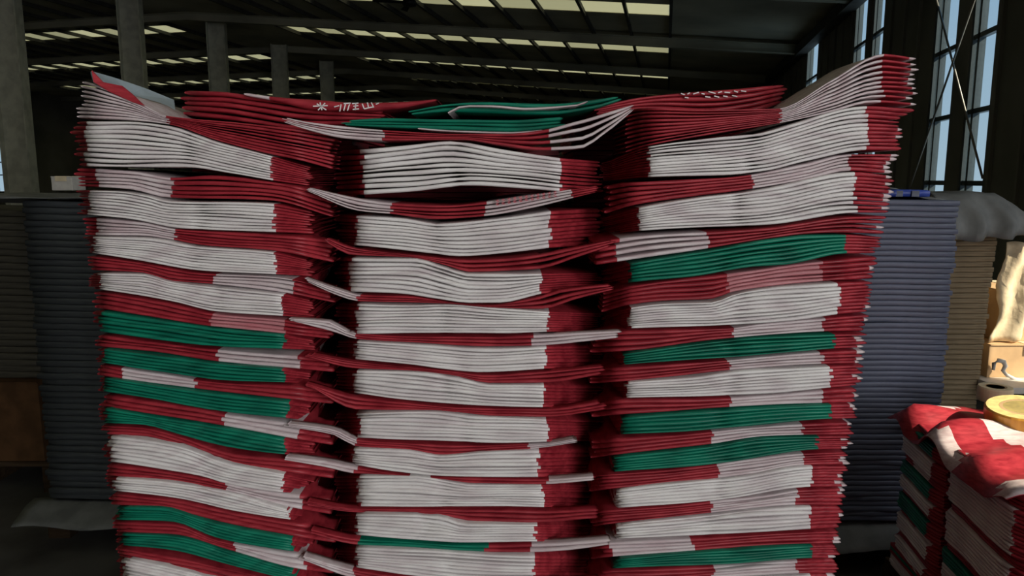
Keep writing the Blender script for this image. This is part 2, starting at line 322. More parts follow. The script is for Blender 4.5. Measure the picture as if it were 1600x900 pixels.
def bundle(colname, idx, kind, n, top, bot, zones, xl, xr, recL, recR, dep=D0, cap=6.6, back=.36, label=None, group=None, crease=True, tips=0.0, jit=5.0, name=None, gap=.90, ears=None, eard=.022):
    """n folded bags lying between the curves top/bot (reference pixels at depth dep); recL/recR: (px where the bag starts to turn away, metres it recedes at its end)"""
    ft, fb = smooth_curve(top), smooth_curve(bot); out = []
    xm = (top[0][0]+top[-1][0])/2+random.uniform(-25, 25)
    fr = [(i+(random.uniform(-.13, .13) if 0 < i < n else 0))/n for i in range(n+1)]
    ph = random.uniform(0, 6.28); kx = random.uniform(.018, .032)
    def bnd(i, x):
        a, c = ft(x), fb(x); c = max(c, a+1.2); th = (c-a)/n
        wv = 0 if i in (0, n) else .20*th*math.sin(kx*x+ph+i*.55)
        return a+(c-a)*fr[i]+wv
    for i in range(n):
        ym = (bnd(i, (xl(500) if callable(xl) else xl)+10)+bnd(i+1, (xl(500) if callable(xl) else xl)+10))/2
        x0 = (xl(ym) if callable(xl) else xl)+random.uniform(-jit, jit)
        yr = (bnd(i, 1340)+bnd(i+1, 1340))/2
        x1 = (xr(yr) if callable(xr) else xr)+random.uniform(-jit, jit)
        zs = [(a+random.uniform(-4, 4), c+random.uniform(-4, 4), q) for (a, c, q) in zones]
        if tips and random.random() < tips: zs.append((x1-random.uniform(6, 13), x1+20, 'p'))
        xs = set(np.linspace(x0, x1, max(12, int((x1-x0)/15))))
        for (a, c, q) in zs:
            for e in (a, c):
                if x0+3 < e < x1-3: xs.add(e)
        xs |= {x0+4, x1-4}
        bj = random.uniform(-.01, .01); xs = sorted(xs); S = []; fj = random.uniform(-.0035, .0035); p2 = random.uniform(0, 6.28); k2 = random.uniform(.03, .06); k3 = random.uniform(.008, .02); wide = random.choice([0, 0, .10, .25, .42])
        for x in xs:
            yt, yb = bnd(i, x), bnd(i+1, x); th = yb-yt; g_ = gap-wide*(.5+.5*math.sin(k3*x+p2))+.07*math.sin(k2*x+p2)
            f = fj+.0015*math.sin(k2*.7*x+ph)
            if crease and kind in 'wg':
                e = math.exp(-((x-xm)/7)**2); g_ *= 1-.30*e; f += .004*e
            t_ = min(th*g_, cap)
            if x < x0+2 or x > x1-2: t_ *= .45
            mid = (yt+yb)/2
            if recL and x < recL[0]: f += recL[1]*sstep((recL[0]-x)/max(5, recL[0]-x0))**.8+.003
            if recR and x > recR[0]: f += recR[1]*sstep((x-recR[0])/max(5, x1-recR[0]))**.8+.003
            A = pix(x, mid-t_/2, dep+f); B = pix(x, mid+t_/2, dep+f)
            bk = back+bj
            if ears:
                if x < ears[0]: bk = lerp(bk, f+eard, sstep((ears[0]-x)/45))
                if x > ears[1]: bk = lerp(bk, f+eard, sstep((x-ears[1])/45))
            S.append(((A[0]+B[0])/2, f, A[2], B[2] if B[2] < A[2] else A[2]-.001, bk))
        segm = []
        for a, c in zip(xs[:-1], xs[1:]):
            q = 'r'; m_ = (a+c)/2
            for (za, zc, zq) in zs:
                if za <= m_ <= zc: q = zq
            segm.append(BAGM.index(q))
        ul = sum(s[0] for s in S)/len(S); zl = min(s[3] for s in S)
        V, Fc, MI = sheet_mesh([(s[0]-ul, s[1], s[2]-zl, s[3]-zl, s[4]) for s in S], segm, back)
        o = bag_object(name or {'w': 'white_edged_bag', 'g': 'green_edged_bag', 'r': 'red_folded_bag'}[kind], V, Fc, MI, c2w(ul, dep, zl), TH)
        pos = ORD[i] if i else 'topmost'
        if i == n-1 and n > 1: pos = 'lowest'
        lb = label(i, n) if label else '%s folded bag, %s in the %s bundle of the %s column' % (KN[kind], pos, ORD[idx], colname)
        tag(o, lb, 'bag', group or '%s bags in the %s column' % (KN[kind], colname)); out.append(o)
    return out
# (kind, n, top curve, bottom curve, zones)   reference pixels
LCOL = [
 ('r', 9, [(140,128),(200,150),(262,181),(370,191),(450,200),(524,209)], [(135,186),(200,188),(262,194),(340,220),(421,241),(470,252),(524,268)], [(0,262,'p')]),
 ('w', 10, [(135,188),(200,189),(262,196),(340,222),(424,244),(490,262)], [(135,261),(200,262),(290,262),(360,271),(424,282),(490,292)], [(134,424,'w')]),
 ('r', 5, [(148,263),(210,268),(268,277),(330,273),(424,284),(524,304)], [(148,293),(200,296),(260,309),(340,312),(424,315),(524,342)], [(152,269,'p')]),
 ('w', 9, [(140,297),(180,298),(230,305),(260,313),(340,315),(424,318),(490,330)], [(140,336),(200,342),(280,357),(424,363),(490,366)], [(140,428,'w')]),
 ('r', 5, [(154,341),(220,347),(274,358),(424,366),(524,376)], [(148,368),(220,369),(274,376),(310,383),(424,392),(524,412)], [(153,274,'p')]),
 ('w', 9, [(145,370),(220,371),(310,385),(424,394),(490,408)], [(145,396),(220,408),(310,423),(430,429),(490,432)], [(146,431,'w')]),
 ('r', 4, [(139,400),(220,411),(310,426),(430,432),(524,450)], [(139,423),(220,426),(268,439),(328,444),(430,456),(524,474)], [(334,459,'p')]),
 ('w', 8, [(155,427),(220,428),(268,441),(330,448),(439,459),(490,470)], [(157,453),(268,471),(340,488),(442,495),(490,498)], [(156,441,'w')]),
 ('r', 4, [(157,456),(268,475),(340,491),(445,500),(524,508)], [(157,484),(250,498),(325,510),(445,522),(528,532)], [(330,445,'s')]),
 ('g', 5, [(157,486),(235,498),(340,513),(443,523),(490,532)], [(154,519),(250,533),(355,543),(443,546),(490,548)], [(156,444,'g')]),
 ('r', 3, [(151,522),(235,534),(340,546),(466,555),(524,560)], [(151,542),(250,552),(340,566),(443,575),(524,584)], [(340,465,'p')]),
 ('g', 5, [(160,545),(250,556),(355,570),(443,577),(490,584)], [(160,567),(250,582),(355,596),(443,598),(490,600)], [(159,443,'g')]),
 ('r', 3, [(158,570),(250,584),(355,599),(443,602),(524,608)], [(160,588),(250,601),(355,614),(443,624),(524,634)], [(190,306,'p')]),
 ('g', 5, [(165,590),(250,604),(355,617),(445,627),(490,634)], [(165,613),(250,626),(280,632),(355,645),(450,655),(490,660)], [(164,449,'g')]),
 ('r', 3, [(165,617),(250,629),(300,637),(355,648),(450,660),(524,664)], [(165,636),(250,650),(346,666),(443,684),(524,698)], [(348,468,'p')]),
 ('g', 5, [(163,638),(250,653),(346,668),(443,686),(490,692)], [(163,662),(220,664),(280,680),(355,700),(443,711),(490,714)], [(164,444,'g')]),
 ('r', 3, [(160,665),(220,668),(280,682),(370,711),(448,717),(524,722)], [(160,680),(220,682),(280,696),(355,722),(448,740),(524,752)], []),
 ('w', 7, [(173,681),(220,687),(280,698),(355,724),(448,742),(490,752)], [(168,723),(250,734),(310,744),(355,757),(439,770),(490,772)], [(170,442,'w')]),
 ('r', 3, [(169,725),(250,736),(310,746),(445,772),(524,777)], [(169,744),(250,751),(355,767),(451,794),(524,808)], [(355,470,'p')]),
 ('w', 6, [(175,746),(265,754),(355,769),(451,796),(490,803)], [(180,768),(280,780),(370,800),(448,812),(490,816)], [(178,450,'w')]),
 ('r', 3, [(172,771),(280,783),(370,803),(451,816),(524,824)], [(172,790),(250,792),(310,808),(370,823),(454,838),(524,850)], []),
 ('g', 5, [(184,792),(250,794),(310,811),(370,826),(454,841),(490,848)], [(184,813),(268,816),(340,842),(454,862),(490,866)], [(184,455,'g')]),
 ('r', 3, [(184,815),(268,818),(340,845),(454,864),(524,872)], [(184,832),(268,836),(364,862),(457,889),(524,900)], [(365,478,'p')]),
 ('g', 5, [(190,834),(268,838),(364,864),(457,891),(490,898)], [(190,853),(268,861),(364,885),(457,907),(490,912)], [(190,458,'g')]),
 ('r', 3, [(184,857),(295,876),(364,892),(457,910),(524,918)], [(184,869),(295,892),(364,909),(457,926),(524,938)], []),
 ('w', 8, [(192,871),(295,894),(364,911),(460,928)], [(192,912),(295,932),(364,946),(460,962)], [(192,460,'w')]),
]
MCOL = [
 ('r', 4, [(440,182),(480,190),(600,203),(720,209),(800,208),(850,202),(900,188),(988,164)], [(440,190),(480,203),(540,217),(600,220),(720,218),(780,227),(850,238),(905,236),(950,206),(992,170)], [(0,600,'p'),(858,1000,'p')]),
 ('w', 9, [(565,232),(640,226),(702,220),(780,232),(876,247)], [(565,306),(640,300),(738,291),(800,294),(872,299)], [(566,876,'w')]),
 ('r', 4, [(478,292),(555,309),(612,317),(700,321),(750,316),(830,304),(892,296),(935,290)], [(480,299),(560,330),(612,335),(680,343),(747,339),(830,326),(895,310),(935,300)], [(0,612,'p'),(760,892,'p')]),
 ('w', 9, [(555,337),(630,341),(684,349),(780,341),(858,330)], [(564,385),(660,395),(720,401),(780,397),(861,388)], [(556,860,'w')]),
 ('r', 3, [(505,370),(555,388),(640,398),(720,405),(800,402),(880,390),(960,374)], [(508,378),(548,399),(640,402),(690,413),(735,426),(840,424),(905,402),(962,382)], []),
 ('w', 8, [(546,402),(648,404),(690,416),(735,428),(840,427)], [(546,457),(624,460),(690,469),(735,474),(780,474),(845,460)], [(547,846,'w')]),
 ('r', 3, [(475,434),(530,452),(560,460),(640,463),(700,472),(760,477),(830,466),(880,450),(960,444)], [(478,440),(530,463),(560,471),(640,473),(700,474.5),(760,480),(850,484),(900,468),(962,452)], [(0,560,'p')]),
 ('w', 9, [(558,474),(660,476),(690,475),(780,481),(855,487)], [(558,523),(684,521),(780,522),(855,519)], [(557,856,'w')]),
 ('r', 3, [(455,498),(510,501),(550,520),(640,525),(760,526),(850,522),(970,517)], [(458,502),(530,522),(556,530),(640,535),(760,542),(850,540),(970,528)], [(0,556,'p'),(830,975,'p')]),
 ('w', 7, [(554,533),(660,539),(780,545),(848,542)], [(558,562),(648,571),(690,577),(750,583),(852,577)], [(555,852,'w')]),
 ('r', 3, [(480,552),(555,565),(640,574),(700,580),(760,586),(850,580),(945,571)], [(480,558),(552,576),(640,579),(705,586),(765,599),(848,600),(948,584)], []),
 ('w', 7, [(554,579),(645,581),(705,588),(765,601),(848,602)], [(558,616),(630,626),(720,634),(840,637)], [(554,850,'w')]),
 ('r', 3, [(480,600),(555,620),(630,629),(720,637),(850,639),(945,626)], [(488,606),(558,642),(672,641),(720,645),(780,651),(850,652),(950,640)], []),
 ('w', 8, [(560,645),(672,643),(750,651),(852,655)], [(561,685),(690,690),(780,693),(855,691)], [(560,855,'w')]),
 ('r', 3, [(445,661),(520,671),(560,688),(640,693),(720,696),(850,693),(905,684)], [(448,667),(520,680),(556,698),(640,703),(690,711),(780,706),(840,701),(907,691)], [(0,556,'p'),(828,910,'p')]),
 ('w', 7, [(550,701),(630,703),(690,712),(750,707),(837,703)], [(553,727),(615,738),(690,745),(840,747)], [(551,841,'w')]),
 ('r', 2, [(445,713),(510,721),(555,730),(615,740),(690,746),(760,747),(850,749),(932,744)], [(448,720),(510,731),(555,741),(615,742.5),(690,749),(740,756),(850,757),(934,751)], [(0,556,'p'),(856,930,'p')]),
 ('w', 9, [(561,743),(645,744),(690,750),(735,757),(847,758)], [(560,793),(660,793),(780,792),(846,793)], [(560,848,'w')]),
 ('r', 3, [(476,782),(555,795),(660,796),(780,796),(850,797),(938,795)], [(478,790),(555,801),(660,803),(690,806),(740,817),(830,818),(942,811)], []),
 ('w', 7, [(555,803),(660,805),(690,808),(726,819),(828,820)], [(558,837),(630,843),(720,849),(831,847)], [(556,836,'w')]),
 ('r', 2, [(482,826),(555,841),(630,846),(720,852),(840,850),(960,842)], [(484,834),(555,852),(640,856),(720,861),(840,866),(962,851)], [(560,760,'g'),(830,965,'p')]),
 ('w', 8, [(555,856),(660,860),(780,868),(834,869)], [(558,888),(640,900),(730,908),(834,910)], [(556,834,'w')]),
 ('r', 3, [(470,868),(555,891),(640,903),(834,914),(940,905)], [(474,876),(555,905),(640,914),(834,926),(942,918)], [(0,553,'p')]),
 ('w', 7, [(555,907),(640,917),(834,928)], [(558,950),(640,958),(834,965)], [(556,834,'w')]),
]
RCOL = [
 ('r', 10, [(975,172),(1005,167),(1100,170),(1215,169),(1300,124),(1385,81),(1426,86)], [(950,250),(1010,230),(1100,213),(1215,193),(1300,176),(1360,163),(1430,168)], [(1220,1380,'p')]),
 ('w', 11, [(950,252),(1011,229),(1110,215),(1190,206),(1230,195),(1356,165),(1405,168)], [(950,282),(1017,277),(1140,274),(1200,267),(1260,252),(1356,235),(1405,236)], [(1014,1356,'w')]),
 ('r', 5, [(945,290),(990,284),(1140,277),(1179,272),(1260,255),(1329,240),(1395,240)], [(945,336),(990,321),(1095,306),(1176,295),(1260,281),(1329,267),(1395,272)], [(1177,1328,'p')]),
 ('w', 10, [(945,340),(996,325),(1095,308),(1140,303),(1200,294),(1335,268),(1390,274)], [(945,368),(1002,361),(1110,355),(1200,352),(1344,333),(1390,333)], [(998,1337,'w')]),
 ('r', 4, [(890,390),(945,374),(1002,367),(1110,362),(1200,356),(1335,338),(1376,337)], [(940,415),(984,409),(1110,388),(1200,373),(1260,366),(1320,364),(1376,366)], [(966,1108,'p')]),
 ('g', 6, [(950,420),(984,412),(1110,391),(1200,374),(1260,367),(1323,367),(1370,370)], [(950,448),(987,442),(1080,433),(1185,417),(1230,415),(1320,397),(1370,396)], [(984,1323,'g')]),
 ('r', 5, [(940,456),(990,446),(1170,423),(1284,408),(1364,400)], [(940,490),(984,477),(1050,470),(1110,468),(1150,456),(1284,440),(1364,436)], [(1138,1283,'s')]),
 ('w', 9, [(940,496),(984,481),(1050,473),(1110,472),(1155,457),(1230,447),(1311,442),(1356,440)], [(940,520),(984,514),(1080,511),(1170,507),(1245,502),(1311,492),(1356,488)], [(983,1312,'w')]),
 ('r', 4, [(922,524),(984,517),(1140,513),(1185,507),(1290,497),(1354,492)], [(922,553),(972,550),(1140,529),(1284,519),(1354,518)], [(1145,1288,'p')]),
 ('g', 5, [(935,558),(973,553),(1140,531),(1200,526),(1302,522),(1350,521)], [(935,575),(973,571),(1140,560),(1230,552),(1302,546),(1350,544)], [(973,1303,'g')]),
 ('r', 4, [(922,577),(1110,565),(1284,550),(1346,547)], [(922,600),(978,596),(1060,588),(1150,578),(1284,569),(1346,568)], [(1140,1285,'p')]),
 ('w', 7, [(935,603),(978,598),(1080,590),(1155,580),(1299,573),(1344,571)], [(935,626),(978,622),(1100,620),(1200,616),(1300,606),(1344,602)], [(978,1300,'w')]),
 ('r', 3, [(922,630),(978,624),(1100,623),(1200,618),(1300,608),(1340,605)], [(922,655),(972,651),(1140,637),(1290,631),(1340,630)], [(1143,1285,'p')]),
 ('g', 5, [(935,657),(972,653),(1140,640),(1296,633),(1338,632)], [(935,684),(972,680),(1080,675),(1170,667),(1296,655),(1338,654)], [(972,1297,'g')]),
 ('r', 4, [(920,688),(1080,678),(1170,669),(1254,663),(1330,660)], [(920,718),(960,712),(1110,695),(1200,682),(1276,680),(1330,680)], [(1115,1254,'p')]),
 ('g', 6, [(925,719),(957,715),(1110,698),(1200,684),(1276,682),(1326,682)], [(925,742),(960,738),(1080,730),(1140,723),(1276,703),(1326,702)], [(957,1277,'g')]),
 ('r', 5, [(900,744),(960,740),(1110,727),(1170,718),(1257,708),(1324,706)], [(904,772),(960,764),(1110,749),(1180,740),(1257,727),(1324,727)], [(1122,1257,'p')]),
 ('w', 7, [(925,772),(960,766),(1104,751),(1140,748),(1269,729),(1320,729)], [(925,800),(963,795),(1050,789),(1140,780),(1266,762),(1320,761)], [(960,1268,'w')]),
 ('r', 5, [(900,801),(963,797),(1050,791),(1110,784),(1200,774),(1250,766),(1318,764)], [(902,828),(960,819),(1110,802),(1245,790),(1318,790)], [(1113,1246,'p')]),
 ('w', 6, [(925,827),(960,821),(1110,804),(1266,792),(1316,792)], [(925,848),(961,843),(1110,837),(1266,828),(1316,826)], [(960,1267,'w')]),
 ('r', 4, [(900,850),(1020,845),(1266,831),(1312,829)], [(900,880),(957,872),(1080,862),(1266,851),(1312,850)], [(955,1083,'p')]),
 ('g', 5, [(925,880),(957,875),(1080,864),(1266,853),(1310,852)], [(925,893),(957,889),(1140,882),(1266,873),(1310,872)], [(957,1267,'g')]),
 ('r', 4, [(900,895),(957,892),(1140,884),(1250,876),(1308,874)], [(900,920),(957,915),(1115,905),(1250,897),(1308,896)], [(1115,1246,'p')]),
 ('w', 7, [(925,925),(957,918),(1115,908),(1266,899),(1306,898)], [(925,960),(957,955),(1115,945),(1266,936),(1306,935)], [(957,1267,'w')]),
]
CAPS = {}
for i, (k, n, t, bt, z) in enumerate(LCOL):
    ws = z[0][0] if k != 'r' else t[0][0]
    if k == 'r': bundle('left', i, k, n, t, bt, z, ledge, 520, (ws+10, .05), (470, .045), dep=D0+.010, jit=5, cap=4.4 if i == 0 else 6.6, ears=(225, 440) if i == 0 else (-9, 440), eard=.05)
    else: bundle('left', i, k, n, t, bt, z, ledge, 486, (z[0][0]+4, .10), (z[0][1], .06), dep=D0, jit=7)
for i, (k, n, t, bt, z) in enumerate(MCOL):
    if k == 'r':
        got = bundle('middle', i, k, n, t, bt, z, t[0][0]+2, t[-1][0]-2, (585, -.012), (835, -.012), dep=D0+.006, jit=6, cap=5.2, ears=(603, 800))
        if i == 2: m2 = got
    else: bundle('middle', i, k, n, t, bt, z, 527, 938, (z[0][0]+3, .20), (z[0][1], .17), dep=D0, jit=6, cap=7.0)
for i, (k, n, t, bt, z) in enumerate(RCOL):
    if k == 'r': bundle('right', i, k, n, t, bt, z, max(925, t[0][0]+4), redge, (t[0][0]+40, .06), (1345 if i == 0 else redge(t[-1][1])-45, .03), dep=D0+.008, tips=.9 if i == 0 else .45, jit=5, cap=4.0 if i == 0 else 6.6, ears=(1005, 1225) if i == 0 else (t[0][0]+70, 3000), eard=.13 if i == 0 else .06)
    else: bundle('right', i, k, n, t, bt, z, 940, redge, (z[0][0]+3, .18), (z[0][1], .03), dep=D0, tips=.25, jit=5)
# bags lying on top, further back
def lab(fmt): return lambda i, n: fmt % (['topmost', 'second', 'third', 'fourth', 'lowest'][i if i < n-1 or n == 5 else 4] if n > 1 else '')
bundle('', 0, 'r', 5, [(285,139),(340,141),(400,150),(500,160),(600,172)], [(288,181),(340,187),(400,194),(480,204),(600,203)], [], 286, 600, (310, .03), None, dep=1.42, jit=4, label=lab('%s red bag of the pile behind the left column top'), group='red bags on top at the back', cap=7)
top_l = bundle('', 0, 'r', 1, [(380,144),(420,149),(500,153),(600,157),(682,154)], [(380,149),(420,157),(500,175),(560,177),(620,172),(684,158)], [(380,424,'p')], 382, 684, None, None, dep=1.40, jit=1, cap=24, label=lambda i, n: 'red bag with white lettering drooping over the top behind the left column', group='red bags on top at the back', gap=.93)[0]
top_r = bundle('', 0, 'r', 5, [(930,168),(1000,152),(1100,142),(1222,132)], [(930,180),(1000,176),(1100,182),(1170,176),(1228,160)], [], 932, 1226, None, (1200, .03), dep=1.42, jit=5, label=lab('%s red bag of the pile behind the right column top'), group='red bags on top at the back', cap=7.5)[0]
bundle('', 0, 'g', 2, [(640,172),(700,161),(760,158),(860,161),(930,155),(968,150)], [(640,180),(700,175),(760,178),(860,180),(930,171),(968,158)], [(0,1300,'g')], 640, 966, None, None, dep=1.39, jit=5, cap=10, crease=False, label=lambda i, n: '%s green bag drooping over the middle column top at the back' % ['upper', 'lower'][i], group='green bags on top')
bundle('', 0, 'w', 1, [(700,174),(725,164),(770,164),(820,168),(900,163),(918,157)], [(700,178),(725,167),(770,168),(820,172),(900,166),(918,160)], [(0,1300,'p')], 700, 918, None, None, dep=1.372, jit=1, crease=False, label=lambda i, n: 'thin white-edged bag between the green bags on the middle top', group='green bags on top')  # white hem of the upper green bags, added as a separate thin strip
bundle('', 0, 'g', 3, [(540,188),(600,184),(700,186),(800,187),(880,182)], [(540,196),(600,199),(700,203),(800,206),(880,198)], [(0,1300,'g')], 540, 880, None, None, dep=1.36, jit=8, cap=9, crease=False, label=lambda i, n: '%s green bag just above the middle column top' % ['upper', 'middle', 'lower'][i], group='green bags on top')
bundle('', 0, 'w', 1, [(650,199),(700,203),(800,206),(850,202)], [(650,202),(700,206),(800,209),(850,205)], [(0,1300,'p')], 652, 850, None, None, dep=1.352, jit=1, crease=False, label=lambda i, n: 'thin white-edged bag under the green bags on the middle top', group='green bags on top')  # hem of the lower green bags, likewise an added thin strip

# lettering: short proud strokes on the front of a bag
def strokes(parent, name, segs, dep, matname, th=1.5):
    m_ = MB()
    for (x0, y0, x1, y1) in segs:
        d = math.hypot(x1-x0, y1-y0) or 1; nx, ny = -(y1-y0)/d*th/2, (x1-x0)/d*th/2
        q = [(x0+nx, y0+ny), (x1+nx, y1+ny), (x0-nx, y0-ny), (x1-nx, y1-ny)]
        m_.hexa([pix(*p, dep) for p in q]+[pix(*p, dep+.005) for p in q])
    zl = min(v[2] for v in m_.v); ul = sum(v[0] for v in m_.v)/len(m_.v)
    m_.v = [(v[0]-ul, v[1]-dep, v[2]-zl) for v in m_.v]
    o = m_.build(name, matname); o.parent = parent
    wl_ = Matrix.Translation(c2w(ul, dep, zl)) @ Matrix.Rotation(TH, 4, 'Z')
    o.matrix_local = (Matrix.Translation(parent.location) @ Matrix.Rotation(TH, 4, 'Z')).inverted() @ wl_
    return o
strokes(top_l, 'lettering', [(489,166,512,165),(500,160,503,172),(495,162,510,172),(497,172,508,161),(522,167,530,165),(533,163,531,174),(537,162,548,161),(540,162,537,173),(546,163,543,173),(550,162,560,161),(552,166,560,165),(551,171,561,170),(556,161,555,172),(566,162,569,170),(574,160,576,169),(569,170,583,167),(580,160,584,168),(587,163,592,161)], 1.3945, 'ink', 1.8)

strokes(top_r, 'lettering', [(1064,146,1070,148),(1074,147,1078,145),(1083,147,1092,144),(1096,146,1101,147),(1107,143,1118,146),(1122,145,1128,143),(1132,144,1141,145),(1147,142,1153,144),(1158,142,1166,143),(1070,152,1076,153),(1102,151,1110,152),(1116,150,1124,152),(1130,150,1137,151),(1144,149,1152,151)], 1.4135, 'ink', 1.7)
for k_, (y0_, y1_) in enumerate(((314, 300), (319, 305))):
    strokes(m2[k_], 'lettering', [(x+d0, lerp(y0_, y1_, (x-775)/95)+e0, x+d1, lerp(y0_, y1_, (x-775)/95)+e1) for x in range(775, 870, 9) for (d0, e0, d1, e1) in ((0, 0, 4, -2), (1, 1.5, 5, .5))], D0-.006, 'rink', 1.1)
# grey-blue lining of the turned-up corner bag, left column
def flap():
    P = [(143,111),(178,121),(225,137),(272,156),(274,173),(248,172),(215,164),(180,146),(147,126)]
    D = [1.34, 1.40, 1.46, 1.50, 1.44, 1.38, 1.33, 1.315, 1.31]
    pts = [Vector(pix(x, y, d)) for (x, y), d in zip(P, D)]
    bm = bmesh.new(); o_ = Vector(pix(200, 150, 1.38)); base = Vector((o_.x, o_.y, min(p.z for p in pts)))
    c = bm.verts.new(Vector(pix(205, 147, 1.40))-base); vs = [bm.verts.new(p-base) for p in pts]
    for a, d in zip(vs, vs[1:]+vs[:1]): bm.faces.new((a, d, c))
    bmesh.ops.subdivide_edges(bm, edges=bm.edges[:], cuts=2, use_grid_fill=True)
    bmesh.ops.recalc_face_normals(bm, faces=bm.faces)
    bmesh.ops.solidify(bm, geom=bm.faces[:], thickness=.003)
    me = bpy.data.meshes.new('folded_bag'); bm.to_mesh(me); bm.free(); me.materials.append(M['greyblue'])
    o = link('folded_bag', me, None, c2w(*base), TH)
    tag(o, 'turned-up bag with grey-blue lining on the left column corner', 'bag')
    m_ = MB()
    Q = [(143,110),(160,128),(190,134),(205,146),(225,165),(208,160),(170,143),(146,128)]
    pts = [Vector(pix(x, y, 1.307 if i > 3 else 1.312)) for i, (x, y) in enumerate(Q)]
    n = len(pts); m_.v = [tuple(p-base) for p in pts]+[tuple(p-base+Vector((0, .004, 0))) for p in pts]
    m_.f = [tuple(range(n)), tuple(range(2*n-1, n-1, -1))]+[(i, i+n, (i+1) % n+n, (i+1) % n) for i in range(n)]; m_.m = [0]*len(m_.f)
    m_.build('red_edge', 'r', o)
flap()

# bags at the back and in the base of the stack: past counting, one object
def core():
    m_ = MB(); z = .15
    zt = pix(700, 222, 1.72)[2]
    def slabs(l0, l1, d0, d1, z0, z1, t, cols):
        z = z0; k = 0
        while z < z1-1e-4:
            j = random.uniform(-.008, .008); c = cols[(k//8) % len(cols)]
            m_.box(l0+j, l1+j, d0+random.uniform(-.006, .006), d1+j, z, min(z1, z+t*.86), c); z += t; k += 1
    for (l0, l1, zz) in ((-.74, -.36, zt+.05), (-.335, .115, zt-.01), (.14, .62, zt+.05)):
        slabs(l0, l1, D0+.42, D0+.80, .15, zz, .012, [1])
    for (a, px0, px1, y) in (('L', 188, 486, 990), ('M', 535, 900, 990), ('R', 945, 1300, 990)):
        l0, l1 = pix(px0, 960, D0)[0], pix(px1, 960, D0)[0]
        slabs(l0, l1, D0+.01, D0+.37, .15, pix(700, 985, D0)[2], .012, [1, 0, 1, 2])
    o = m_.build('folded_bag_stack', ['w', 'r', 'g'], None, (0, 0, 0), TH)
    tag(o, 'remaining red folded bags at the back and base of the stack', 'bag', kind='stuff')
core()
def pallet(loc, rz, W, D, lab_, h=.15):
    r = empty('wooden_pallet', loc, rz); tag(r, lab_, 'pallet')
    n = 7; m_ = MB(); m_.box(0, W, -D/n*.36, D/n*.36, h-.024, h); me = m_.mesh('deck_board', 'wood')
    for k in range(n): link('deck_board', me, r, (-W/2, D*(k+.5)/n, 0))
    m_ = MB(); m_.box(-.045, .045, 0, D, 0, h-.024); me = m_.mesh('runner', 'wood')
    for k in (-1, 0, 1): link('runner', me, r, (k*(W/2-.05), 0, 0))
pallet(c2w(-.02, D0+.0, 0), TH, 1.35, .85, 'wooden pallet under the big red and white bag stack')

# ------------------------------------------------------------------ grey-blue stacks on both sides
def slab_mesh(W, D, t, mats, wob=.006, edge=.012):
    """soft flat bag: rounded edges, slightly wavy outline"""
    nx, ny = 9, 4; V = []; Fc = []
    ring = []
    for k in range(nx+1): ring.append((-W/2+W*k/nx, 0))
    for k in range(1, ny+1): ring.append((W/2, D*k/ny))
    for k in range(1, nx+1): ring.append((W/2-W*k/nx, D))
    for k in range(1, ny): ring.append((-W/2, D-D*k/ny))
    n = len(ring); off = [(random.uniform(-wob, wob), random.uniform(-wob, wob)) for _ in ring]
    for (ins, z) in ((edge, 0.02*t), (edge*.1, .12*t), (0, .5*t), (edge*.1, .88*t), (edge, .98*t)):
        for (p, q) in zip(ring, off):
            x = p[0]+q[0]; y = p[1]+q[1]
            cx, cy = x, y-D/2
            V.append((cx*(1-2*ins/W), D/2+cy*(1-2*ins/D), z+.10*t*math.sin(x*14+y*9)))
    for l in range(4):
        for k in range(n):
            a = l*n+k; b_ = l*n+(k+1) % n; Fc.append((a, b_, b_+n, a+n))
    Fc.append(tuple(reversed(range(n)))); Fc.append(tuple(range(4*n, 5*n)))
    me = bpy.data.meshes.new('folded_bag'); me.from_pydata(V, [], Fc); me.materials.append(M[mats])
    me.polygons.foreach_set('use_smooth', [i < 4*n for i in range(len(Fc))]); me.update()
    return me
def count_word(i, n):
    tens = ['', '', 'twenty', 'thirty', 'forty', 'fifty', 'sixty']; 
    if i == 0: return 'topmost'
    if i == n-1: return 'lowest'
    if i < len(ORD): return ORD[i]
    o = i+1
    return (tens[o//10]+('-'+['', 'first', 'second', 'third', 'fourth', 'fifth', 'sixth', 'seventh', 'eighth', 'ninth'][o % 10] if o % 10 else '')).replace('ty$', 'tieth') if o % 10 else {30: 'thirtieth', 40: 'fortieth', 50: 'fiftieth'}.get(o, str(o))
def pile(name, mats, n, base, ztop, lat, dep, W, D, rz, labf, cat, grp, wob=.006, jx=.008, lean=0.0, edge=.012):
    t = (ztop-base)/n; meshes = [slab_mesh(W, D, t*1.0, mats, wob, edge) for _ in range(6)]
    for i in range(n):
        z = ztop-(i+1)*t
        o = link(name, random.choice(meshes), None, c2w(lat+random.uniform(-jx, jx)+lean*(z-base), dep+random.uniform(-jx, jx), z), TH+rz)
        tag(o, labf % count_word(i, n), cat, grp)
pallet(c2w(1.28, 2.72, 0), TH, .78, .7, 'wooden pallet under the grey-blue stack on the right', .16)
pile('grey_blue_bag', 'blue', 60, .182, 1.425, 1.28, 2.70, .70, .62, 0.0, 'grey-blue folded bag, %s of the right-hand stack behind the big stack', 'bag', 'grey-blue bags in the right stack', .004, .005, edge=.004)
pallet(c2w(-1.56, 2.92, 0), TH, .8, .7, 'wooden pallet under the dark grey stack on the left', .16)
pile('dark_grey_bag', 'dark', 48, .182, 1.415, -1.57, 2.90, .70, .62, 0.0, 'dark grey folded bag, %s of the left-hand stack behind the big stack', 'bag', 'dark grey bags in the left stack', .005, .006, edge=.005)
